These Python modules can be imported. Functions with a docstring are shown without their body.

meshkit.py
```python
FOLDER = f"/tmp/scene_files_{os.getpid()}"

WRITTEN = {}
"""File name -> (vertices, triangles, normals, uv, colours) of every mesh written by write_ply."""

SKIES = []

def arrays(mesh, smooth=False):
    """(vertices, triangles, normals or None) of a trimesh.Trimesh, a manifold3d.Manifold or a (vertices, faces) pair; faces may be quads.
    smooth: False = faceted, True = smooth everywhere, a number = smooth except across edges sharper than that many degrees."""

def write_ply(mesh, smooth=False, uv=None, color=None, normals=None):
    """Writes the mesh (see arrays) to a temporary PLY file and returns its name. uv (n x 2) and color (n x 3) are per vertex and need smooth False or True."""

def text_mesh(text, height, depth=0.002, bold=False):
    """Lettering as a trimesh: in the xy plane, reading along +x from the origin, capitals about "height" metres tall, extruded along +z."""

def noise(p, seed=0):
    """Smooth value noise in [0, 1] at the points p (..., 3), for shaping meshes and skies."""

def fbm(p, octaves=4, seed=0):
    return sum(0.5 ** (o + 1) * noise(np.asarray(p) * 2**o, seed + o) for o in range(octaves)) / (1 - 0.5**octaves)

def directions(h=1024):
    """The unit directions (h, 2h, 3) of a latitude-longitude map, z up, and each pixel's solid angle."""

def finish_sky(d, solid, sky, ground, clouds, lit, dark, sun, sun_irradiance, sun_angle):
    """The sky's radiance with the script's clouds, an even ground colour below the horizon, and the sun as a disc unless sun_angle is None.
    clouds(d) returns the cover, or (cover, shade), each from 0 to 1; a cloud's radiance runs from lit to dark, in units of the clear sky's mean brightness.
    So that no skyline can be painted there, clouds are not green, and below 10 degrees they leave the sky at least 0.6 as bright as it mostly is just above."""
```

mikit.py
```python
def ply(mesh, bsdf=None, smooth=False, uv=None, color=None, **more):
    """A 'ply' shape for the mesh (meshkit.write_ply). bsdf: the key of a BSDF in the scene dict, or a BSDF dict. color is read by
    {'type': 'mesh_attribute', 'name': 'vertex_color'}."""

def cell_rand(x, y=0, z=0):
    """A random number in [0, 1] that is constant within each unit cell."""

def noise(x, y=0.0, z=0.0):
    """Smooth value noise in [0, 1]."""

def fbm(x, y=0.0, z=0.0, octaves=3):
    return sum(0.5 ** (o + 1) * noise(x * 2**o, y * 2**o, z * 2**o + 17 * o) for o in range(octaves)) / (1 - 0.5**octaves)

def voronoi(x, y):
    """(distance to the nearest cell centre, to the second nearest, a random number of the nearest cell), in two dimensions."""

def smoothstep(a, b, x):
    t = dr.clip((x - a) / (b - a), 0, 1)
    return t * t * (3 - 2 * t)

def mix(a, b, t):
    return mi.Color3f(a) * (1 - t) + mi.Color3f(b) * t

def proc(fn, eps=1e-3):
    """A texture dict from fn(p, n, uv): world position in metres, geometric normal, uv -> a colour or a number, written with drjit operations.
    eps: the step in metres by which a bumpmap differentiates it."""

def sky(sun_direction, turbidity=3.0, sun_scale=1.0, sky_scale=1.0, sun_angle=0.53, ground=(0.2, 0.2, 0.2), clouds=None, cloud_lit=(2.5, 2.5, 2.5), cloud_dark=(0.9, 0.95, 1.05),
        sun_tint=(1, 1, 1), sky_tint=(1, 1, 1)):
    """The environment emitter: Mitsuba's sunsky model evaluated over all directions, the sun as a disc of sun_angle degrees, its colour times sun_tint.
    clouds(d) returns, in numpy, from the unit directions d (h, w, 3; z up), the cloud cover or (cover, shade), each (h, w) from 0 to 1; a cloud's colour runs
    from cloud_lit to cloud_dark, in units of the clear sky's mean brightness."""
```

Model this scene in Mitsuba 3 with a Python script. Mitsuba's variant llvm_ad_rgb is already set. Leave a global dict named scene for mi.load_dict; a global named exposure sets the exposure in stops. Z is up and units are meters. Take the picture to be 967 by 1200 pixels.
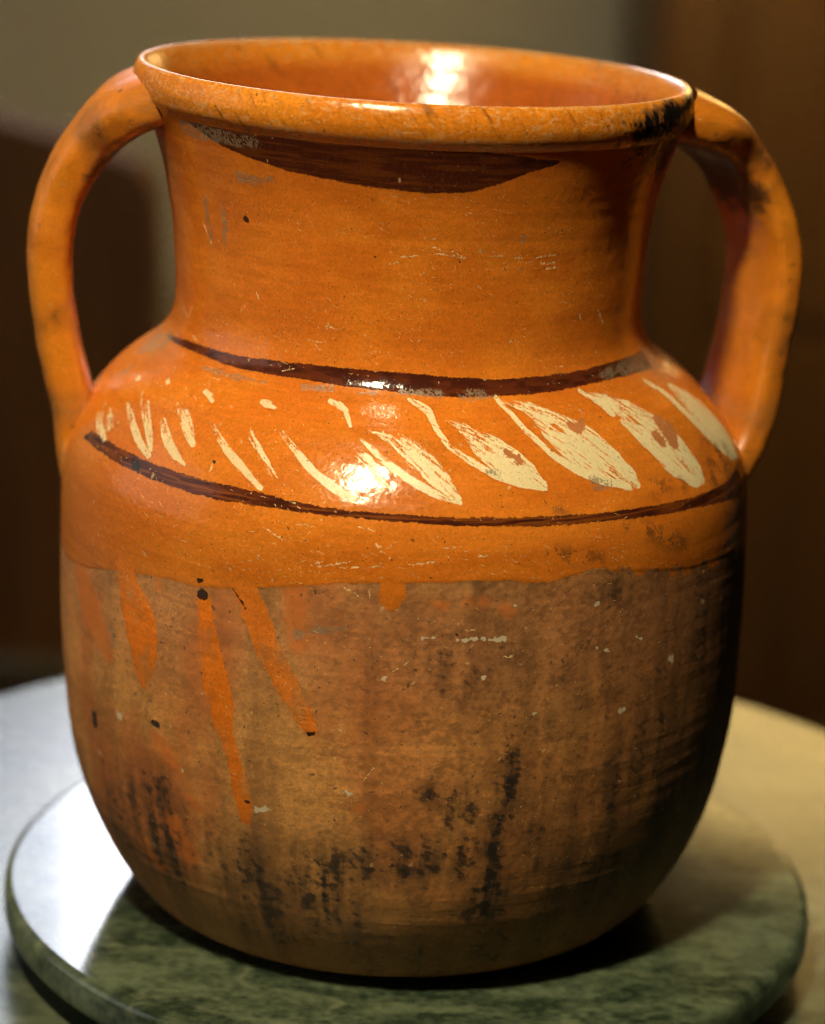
import math, random
import numpy as np, trimesh, drjit as dr, mitsuba as mi, mikit
from mikit import noise, fbm, smoothstep, mix, cell_rand
from scipy.interpolate import PchipInterpolator

random.seed(7); np.random.seed(7)
T = mi.ScalarTransform4f
scene, labels = {'type': 'scene'}, {}
exposure = 0.0
Z0 = 0.80            # height of the slab's upper face above the floor; the jar stands at x = y = 0

# ------------------------------------------------------------------ camera
CD, CH, PITCH, YAW, ROLL = 0.72, 0.32916, 0.28685, 0.00106, 0.04608
org = np.array([0, -CD, CH + Z0])
fwd = np.array([math.sin(YAW) * math.cos(PITCH), math.cos(YAW) * math.cos(PITCH), -math.sin(PITCH)])
rgt = np.cross(fwd, [0, 0, 1]); rgt /= np.linalg.norm(rgt)
upv = np.cross(rgt, fwd)
upv = -rgt * math.sin(ROLL) + upv * math.cos(ROLL)
scene['camera'] = {'type': 'thinlens', 'fov': 18.954, 'fov_axis': 'x', 'near_clip': 0.02, 'far_clip': 60.0,
                   'aperture_radius': 0.0062, 'focus_distance': 0.655,
                   'to_world': T().look_at(origin=org.tolist(), target=(org + fwd).tolist(), up=upv.tolist())}

# ------------------------------------------------------------------ light: a warm spot lamp in front, a window and a hanging lamp behind
SPOT_AZ, SPOT_EL, SPOT_D, SPOT_R = -16.0, 50.0, 0.80, 0.032
SPOT_L = np.array([1.0, .82, .51]) * 735.0
LEFT_L = np.array([1.0, .97, .90]) * .55           # daylight of the window at the left
WIN_BRIGHT, WIN_SIDE = np.array([.95, .98, 1.06]) * 17.0, np.array([.86, .93, 1.12]) * 3.9
HANG_L = np.array([1.0, .66, .20]) * 4.6


def bsdf(key, d):
    scene[key] = d
    return key


def put(key, mesh, m, label=None, cat=None, group=None, kind=None, smooth=False, uv=None, **more):
    scene[key] = mikit.ply(mesh, m, smooth=smooth, uv=uv, **more)
    tag(key, label, cat, group, kind)
    return key


def tag(key, label=None, cat=None, group=None, kind=None):
    d = {k: v for k, v in (('label', label), ('category', cat), ('group', group), ('kind', kind)) if v}
    if d:
        labels[key] = d


def box(x0, x1, y0, y1, z0, z1, bev=0.0):
    """A box with chamfered edges."""
    if bev <= 0:
        b = trimesh.creation.box(extents=(x1 - x0, y1 - y0, z1 - z0))
        b.apply_translation(((x0 + x1) / 2, (y0 + y1) / 2, (z0 + z1) / 2))
        return b
    pts = []
    for sx in (0, 1):
        for sy in (0, 1):
            for sz in (0, 1):
                p = np.array([(x0, x1)[sx], (y0, y1)[sy], (z0, z1)[sz]])
                inn = np.array([1 - 2 * sx, 1 - 2 * sy, 1 - 2 * sz]) * bev
                for k in range(3):
                    q = p + inn; q[k] = p[k]
                    pts.append(q)
    return trimesh.convex.convex_hull(np.array(pts))


def lathe(pts, n=96, smooth_step=None):
    """Revolve (r, z) pairs round z; (vertices, triangles)."""
    P = dens(pts, smooth_step) if smooth_step else np.array(pts, float)
    th = np.linspace(0, 2 * math.pi, n, endpoint=False)
    V = np.stack([P[:, :1] * np.cos(th), P[:, :1] * np.sin(th), np.repeat(P[:, 1:], n, 1)], -1).reshape(-1, 3)
    i = np.arange(len(P) * n).reshape(len(P), n); j = np.roll(i, -1, 1)
    F = np.concatenate([np.stack([i[:-1], j[:-1], j[1:]], -1).reshape(-1, 3), np.stack([i[:-1], j[1:], i[1:]], -1).reshape(-1, 3)])
    m = trimesh.Trimesh(V, F, process=True); m.update_faces(m.nondegenerate_faces())
    m.fix_normals()
    return m


def dens(pts, step):
    P = np.array(pts, float)
    t = np.concatenate([[0], np.cumsum(np.hypot(*np.diff(P, axis=0).T))])
    tt = np.linspace(0, t[-1], int(t[-1] / step) + 2)
    return np.stack([PchipInterpolator(t, P[:, 0])(tt), PchipInterpolator(t, P[:, 1])(tt)], 1)


# ------------------------------------------------------------------ materials of the setting
def wood_color(dark, light, sx, sz):
    def fn(p, n, uv):
        g = fbm(p.x * sx + p.y * sx, p.y * 6, p.z * sz, 4)
        r = noise(p.x * sx * 7 + p.y * sx * 7, 3.0, p.z * sz * 2)
        return mix(dark, light, smoothstep(.25, .8, g * .8 + r * .25))
    return mikit.proc(fn)


bsdf('m_wall', {'type': 'twosided', 'b': {'type': 'diffuse', 'reflectance': mikit.proc(lambda p, n, uv: mix((.72, .69, .56), (.78, .75, .61), fbm(p.x * 5, p.y * 5, p.z * 5, 4)))}})
bsdf('m_floor', {'type': 'twosided', 'b': {'type': 'principled', 'base_color': wood_color((.05, .025, .01), (.14, .07, .03), 3, 3), 'roughness': .4}})
bsdf('m_cupboard', {'type': 'twosided', 'b': {'type': 'principled', 'base_color': wood_color((.060, .025, .005), (.115, .050, .011), 26, 1.6), 'roughness': .45}})
bsdf('m_chair', {'type': 'twosided', 'b': {'type': 'principled', 'base_color': wood_color((.10, .036, .006), (.16, .062, .012), 20, 2.5), 'roughness': .5}})
bsdf('m_brass', {'type': 'twosided', 'b': {'type': 'principled', 'base_color': {'type': 'rgb', 'value': [.5, .36, .15]}, 'metallic': 1.0, 'roughness': .35}})
bsdf('m_black', {'type': 'twosided', 'b': {'type': 'principled', 'base_color': {'type': 'rgb', 'value': [.02, .02, .02]}, 'roughness': .4}})
bsdf('m_white', {'type': 'twosided', 'b': {'type': 'principled', 'base_color': {'type': 'rgb', 'value': [.75, .75, .72]}, 'roughness': .4}})


def marble(p):
    w = fbm(p.x * 38, p.y * 38, p.z * 38, 4)
    w2 = fbm(p.x * 38 + 9, p.y * 38 + 4, p.z * 38, 4)
    x, y, z = p.x + (w - .5) * .026, p.y + (w2 - .5) * .018, p.z
    a = fbm(x * 26, y * 80, z * 40, 6)
    b = fbm(p.x * 420 + 9, p.y * 560, p.z * 420, 3)
    m = fbm(x * 95, y * 170, z * 95, 5)
    v = 1 - dr.abs(fbm(x * 16 + 3, y * 48 + 7, z * 30, 5) - .5) * 2
    vein = smoothstep(.93, .995, v) * smoothstep(.35, .65, m)
    t = dr.clip(smoothstep(.36, .64, a) * .45 + smoothstep(.32, .68, m) * .45 + (b - .5) * 1.0, 0, 1)
    c = mix((.021, .037, .022), (.122, .158, .094), t)
    return mix(c, (.17, .19, .115), dr.clip(vein * .45, 0, 1))


def marble_slab(p, n, uv):
    return marble(mi.Point3f(p.x, p.y, p.z - Z0))


def marble_table(p, n, uv):
    q = mi.Point3f(p.x * .5 + 3.1, p.y * .5 + 1.7, p.z - Z0)
    return marble(q) * .8 + .01


bsdf('m_slab', {'type': 'principled', 'base_color': mikit.proc(marble_slab), 'specular': 1.0,
                'roughness': mikit.proc(lambda p, n, uv: .09 + .06 * fbm(p.x * 40, p.y * 40, p.z * 40, 3))})
bsdf('m_table', {'type': 'principled', 'base_color': mikit.proc(marble_table), 'specular': 1.0,
                 'roughness': mikit.proc(lambda p, n, uv: .21 + .10 * fbm(p.x * 30, p.y * 30, p.z * 30, 4))})

# ------------------------------------------------------------------ setting
put('floor', box(-3.5, 3.5, -2.5, 2.6, -.05, 0), 'm_floor', kind='structure', label='dark wooden floor in shadow', )
WY = 2.3
WX0, WX1, WZ0, WZ1 = -1.05, .0, 1.63, 2.27        # window opening
wall = trimesh.util.concatenate([box(-3.5, WX0, WY, WY + .12, 0, 2.8), box(WX1, 3.5, WY, WY + .12, 0, 2.8),
                                 box(WX0, WX1, WY, WY + .12, 0, WZ0), box(WX0, WX1, WY, WY + .12, WZ1, 2.8)])
put('wall', wall, 'm_wall', kind='structure', label='plain grey wall, out of focus')

# the window, above the picture: what the polished stone mirrors
fr = .035
put('window__frame', trimesh.util.concatenate([box(WX0, WX1, WY - .02, WY + .06, WZ0, WZ0 + fr, .004), box(WX0, WX1, WY - .02, WY + .06, WZ1 - fr, WZ1, .004),
    box(WX0, WX0 + fr, WY - .017, WY + .057, WZ0 + fr, WZ1 - fr, .004), box(WX1 - fr, WX1, WY - .017, WY + .057, WZ0 + fr, WZ1 - fr, .004)]), 'm_white')
tag('window', 'white framed window letting in cool daylight behind the jar', 'window')
WM = -.43


def pane(x0, x1, L, key):
    m = trimesh.Trimesh([[x0, WY + .02, WZ0 + fr], [x1, WY + .02, WZ0 + fr], [x1, WY + .02, WZ1 - fr], [x0, WY + .02, WZ1 - fr]], [[0, 1, 2], [0, 2, 3]], process=False)
    if m.face_normals[0][1] > 0:
        m.invert()
    put(key, m, 'm_white', emitter={'type': 'area', 'radiance': {'type': 'rgb', 'value': L.tolist()}})


pane(WX0 + fr, WM - .001, WIN_SIDE, 'window__pane')
pane(WM + .001, WX1 - fr, WIN_BRIGHT, 'window__pane_001')

# a second window in the wall at the left, outside the picture
LX = -1.7
put('side_wall', trimesh.util.concatenate([box(LX - .1, LX, -2.5, -.75, 0, 2.8), box(LX - .1, LX, .55, WY, 0, 2.8), box(LX - .1, LX, -.75, .55, 0, .9), box(LX - .1, LX, -.75, .55, 2.1, 2.8)]), 'm_wall', kind='structure', label='plain grey wall at the left')
put('side_window__frame', trimesh.util.concatenate([box(LX - .06, LX + .02, -.75, .55, .9, .94, .004), box(LX - .06, LX + .02, -.75, .55, 2.06, 2.1, .004), box(LX - .057, LX + .017, -.75, -.71, .94, 2.06, .004), box(LX - .057, LX + .017, .51, .55, .94, 2.06, .004)]), 'm_white')
pm = trimesh.Trimesh([[LX - .02, -.71, .94], [LX - .02, .51, .94], [LX - .02, .51, 2.06], [LX - .02, -.71, 2.06]], [[0, 1, 2], [0, 2, 3]], process=False)
if pm.face_normals[0][0] < 0:
    pm.invert()
put('side_window__pane', pm, 'm_white', emitter={'type': 'area', 'radiance': {'type': 'rgb', 'value': LEFT_L.tolist()}})
tag('side_window', 'white framed window letting in soft daylight from the left', 'window')

# brown chair at the left, out of focus
CY = 1.55
bk = []
prof_c = [(-.72, .30), (-.30, .30), (-.262, .34), (-.252, .46), (-.250, .68), (-.255, .755), (-.27, .775), (-.33, .795), (-.42, .815), (-.52, .825), (-.62, .825), (-.72, .815)]
from shapely.geometry import Polygon
back = trimesh.creation.extrude_polygon(Polygon(prof_c).buffer(.01).buffer(-.005), .07, engine='earcut')
back.apply_transform(np.array([[1, 0, 0, 0], [0, 0, -1, CY + .07], [0, 1, 0, 0], [0, 0, 0, 1]], float))
put('brown_chair__backrest', back, 'm_chair')
put('brown_chair__seat', box(-.63, -.23, CY + .08, CY + .52, .40, .46, .01), 'm_chair')
for i, (lx, ly) in enumerate(((-.61, CY + .02), (-.28, CY + .02), (-.61, CY + .47), (-.28, CY + .47))):
    put('brown_chair__leg' + ('' if i == 0 else '_%03d' % i), box(lx, lx + .04, ly, ly + .04, 0, .40 if i > 1 else .32, .004), 'm_chair')
tag('brown_chair', 'blurred brown wooden chair back behind the left handle', 'chair')

# brown cupboard at the right
KX, KY = .228, 1.85
put('wooden_cupboard__body', box(KX, KX + 1.2, KY + .022, KY + .44, 0, 2.15, .004), 'm_cupboard')
k = 0
for x0, x1 in ((KX + .01, KX + .595), (KX + .605, KX + 1.19)):
    key = 'wooden_cupboard__door' + ('' if k == 0 else '_001'); k += 1
    rails = [box(x0, x0 + .07, KY, KY + .02, .06, 2.12, .003), box(x1 - .07, x1, KY, KY + .02, .06, 2.12, .003)]
    rails += [box(x0 + .071, x1 - .071, KY + .001, KY + .02, a, b, .003) for a, b in ((.06, .14), (.60, .68), (1.30, 1.38), (2.04, 2.12))]
    put(key, trimesh.util.concatenate(rails), 'm_cupboard')
    put(key + '__panel', box(x0 + .071, x1 - .071, KY + .012, KY + .019, .141, .599, .002), 'm_cupboard')
    put(key + '__panel_001', box(x0 + .071, x1 - .071, KY + .012, KY + .019, .681, 1.299, .002), 'm_cupboard')
    put(key + '__panel_002', box(x0 + .071, x1 - .071, KY + .012, KY + .019, 1.381, 2.039, .002), 'm_cupboard')
tag('wooden_cupboard', 'blurred brown wooden cupboard with panelled doors behind the right handle', 'cupboard')

# hanging lamp with a parchment shade (above the picture, mirrored in the stone at the right)
HX, HY, HZ = .37, 1.45, 1.215
put('hanging_lamp__lamp_shade', lathe([(0, .131), (.13, .13), (.16, .06), (.19, -.02), (.21, -.12), (.20, -.125), (0, -.122)], 48).apply_translation((HX, HY, HZ)), 'm_white', smooth=30,
    emitter={'type': 'area', 'radiance': {'type': 'rgb', 'value': HANG_L.tolist()}})
put('hanging_lamp__cord', trimesh.creation.cylinder(.004, segment=[(HX, HY, HZ + .14), (HX, HY, 2.6)]), 'm_black')
tag('hanging_lamp', 'hanging lamp with a warm glowing parchment shade', 'lamp')

# spot lamp (above and left of the camera)
az, el = math.radians(SPOT_AZ), math.radians(SPOT_EL)
aim = np.array([0, 0, Z0 + .17])
sd = np.array([math.cos(el) * math.sin(az), -math.cos(el) * math.cos(az), math.sin(el)])
sp = aim + sd * SPOT_D
look = T().look_at(origin=sp.tolist(), target=aim.tolist(), up=[0, 0, 1])
LM = np.array(look.matrix, float).reshape(4, 4)
th = np.linspace(0, 2 * math.pi, 41)[:-1]
dv = np.concatenate([[[0, 0, 0]], np.stack([np.cos(th) * SPOT_R, np.sin(th) * SPOT_R, 0 * th], 1)])
df = np.array([[0, 1 + i, 1 + (i + 1) % 40] for i in range(40)])
bulb = trimesh.Trimesh(dv, df, process=False); bulb.apply_transform(LM)
if bulb.face_normals[0] @ sd > 0:
    bulb.invert()
put('spot_lamp__bulb', bulb, 'm_white', emitter={'type': 'area', 'radiance': {'type': 'rgb', 'value': SPOT_L.tolist()}})
shade = lathe([(SPOT_R + .022, .05), (SPOT_R + .02, .05), (SPOT_R + .004, -.004), (.05, -.06), (.03, -.11), (0, -.112)], 40); shade.apply_transform(LM)
put('spot_lamp__lamp_shade', shade, 'm_black', smooth=30)
put('spot_lamp__rod', trimesh.creation.cylinder(.008, segment=[(sp + sd * .11).tolist(), [sp[0] + sd[0] * .11, sp[1] + sd[1] * .11 - .05, 2.7]]), 'm_black')
tag('spot_lamp', 'black spot lamp shining warm light down on the jar', 'lamp')

# ------------------------------------------------------------------ table and slab
ZT = Z0 - .0205
TX, TY, TR = .0055, .0476, .2165
top = lathe([(0, 0), (TR - .004, 0), (TR - .0012, -.0012), (TR, -.004), (TR, -.020), (TR - .003, -.023), (0, -.023)], 220)
put('round_table__table_top', top.apply_translation((TX, TY, ZT)), 'm_table', smooth=35)
put('round_table__pedestal', lathe([(0, -.024), (.08, -.024), (.07, -.05), (.03, -.08), (.025, -.40), (.035, -.62), (.05, -.68), (.05, -.70)], 48, .02).apply_translation((TX, TY, ZT)), 'm_brass', smooth=30)
put('round_table__foot', lathe([(.051, -.69), (.15, -.735), (.17, -.755), (.17, .002 - ZT), (0, .002 - ZT)], 64).apply_translation((TX, TY, ZT)), 'm_brass', smooth=30)
tag('round_table', 'round polished stone table carrying the green marble slab', 'table')
SX, SY, SR = .0044, -.0005, .1262
slab = lathe([(0, 0), (SR - .0032, 0), (SR - .0015, -.0004), (SR - .0004, -.0016), (SR, -.0036), (SR, -.0090), (SR - .0010, -.0110), (SR - .003, -.0122), (0, -.0122)], 240)
put('marble_slab__disc', slab.apply_translation((SX, SY, Z0)), 'm_slab', smooth=35)
put('marble_slab__foot', lathe([(0, -.0124), (.108, -.0124), (.108, -.0202), (0, -.0202)], 96).apply_translation((SX, SY, Z0)), 'm_black', smooth=35)
tag('marble_slab', 'round dark green marble slab with pale veins under the jar', 'marble slab')

# ------------------------------------------------------------------ the jar
OUT = [(0,0),(.04,0),(.067,.0),(.0732,.0005),(.0768,.0018),(.0798,.0041),(.0827,.0073),(.0856,.0116),(.0890,.0176),(.0926,.025),(.0977,.04),(.1013,.06),(.1027,.08),(.1029,.1),(.1026,.115),(.1021,.129),(.1012,.137),(.0994,.143),(.0967,.148),(.0924,.154),(.0872,.16),(.0815,.165),(.0757,.169),(.0713,.173),(.0689,.178),(.0682,.185),(.0687,.2),(.0706,.215),(.0738,.228),(.0757,.2335),(.0768,.2363)]
LIP = [(.0776,.2382),(.0788,.2396),(.0799,.2417),(.0804,.2442),(.0801,.2466),(.0795,.2483),(.0787,.2495),(.0780,.25),(.0773,.2498),(.0764,.2490),(.0752,.2470),(.0738,.2440)]
INN = [(.0706,.2375),(.0668,.2300),(.0642,.2230),(.0626,.2140),(.0618,.2000),(.0620,.1860),(.0645,.177),(.0705,.169),(.0770,.163),(.0870,.153),(.0940,.143),(.0965,.130),(.0965,.1),(.095,.06),(.09,.035),(.08,.018),(.065,.0105),(.04,.008),(0,.0075)]
KZ=[0,.03,.1,.165,.25]; KV=[.0178,.0114,-.0045,0,-.0133]
AX = (.0004,-.019,-.0055)
prof = dens(OUT + LIP + INN, .0011)
n_sm = int(np.argmin(np.abs(prof[:, 1] - .232)[:np.argmax(prof[:, 1])]))
for _ in range(16):
    prof[20:n_sm] = .5 * prof[20:n_sm] + .25 * (prof[19:n_sm - 1] + prof[21:n_sm + 1])
sarc = np.concatenate([[0], np.cumsum(np.hypot(*np.diff(prof, axis=0).T))])
I_CREST = int(np.argmax(prof[:, 1]))
I_STEP = int(np.argmin(np.abs(prof[:I_CREST, 1] - .2382)))
S_CREST, S_STEP = float(sarc[I_CREST]), float(sarc[I_STEP])



def jar_point(r, z, th):
    x, y = r * np.sin(th), -r * np.cos(th)
    zz = z + np.interp(z, KZ, KV) * x
    return np.stack([AX[0] + AX[1] * z + x, AX[2] + y, zz], -1)


def jar_sheet(i0, i1, nth=900):
    """Part of the thrown wall between two steps of the outline: (mesh, uv); u = angle round the jar (0 in front), v = length along the outline."""
    th = np.linspace(-math.pi, math.pi, nth + 1)
    r, z, s = prof[i0:i1, 0][:, None], prof[i0:i1, 1][:, None], sarc[i0:i1][:, None]
    q = np.stack([np.cos(th)[None] * 1.5 + 0 * z, np.sin(th)[None] * 1.5 + 0 * z, z * 22 + 0 * th[None]], -1)
    import meshkit
    lump = (meshkit.fbm(q, 3, 3) - .5) * .0012 + (meshkit.noise(np.stack([q[..., 0] * 3, q[..., 1] * 3, z * 60 + 0 * q[..., 0]], -1), 5) - .5) * .0004
    ridge = (meshkit.fbm(np.stack([np.cos(th)[None] * .7 + 0 * z, np.sin(th)[None] * .7 + 0 * z, s * 420 + .8 * th[None] / math.pi], -1), 2, 9) - .5) * .00028
    fade = np.clip(z / .02, 0, 1) * np.clip(r / .03, 0, 1)
    P = jar_point(r + (lump + ridge) * fade, z, th[None])
    P[..., 2] += Z0 + .0006 + 0 * P[..., 0]
    # worn, slightly uneven crest of the rim
    n, m = P.shape[:2]
    ii = np.arange(n * m).reshape(n, m)
    F = np.concatenate([np.stack([ii[:-1, :-1], ii[:-1, 1:], ii[1:, 1:]], -1).reshape(-1, 3), np.stack([ii[:-1, :-1], ii[1:, 1:], ii[1:, :-1]], -1).reshape(-1, 3)])
    uv = np.stack([np.broadcast_to(th[None], (n, m)), np.broadcast_to(s, (n, m))], -1).reshape(-1, 2)
    return trimesh.Trimesh(P.reshape(-1, 3), F, process=False), uv


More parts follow.
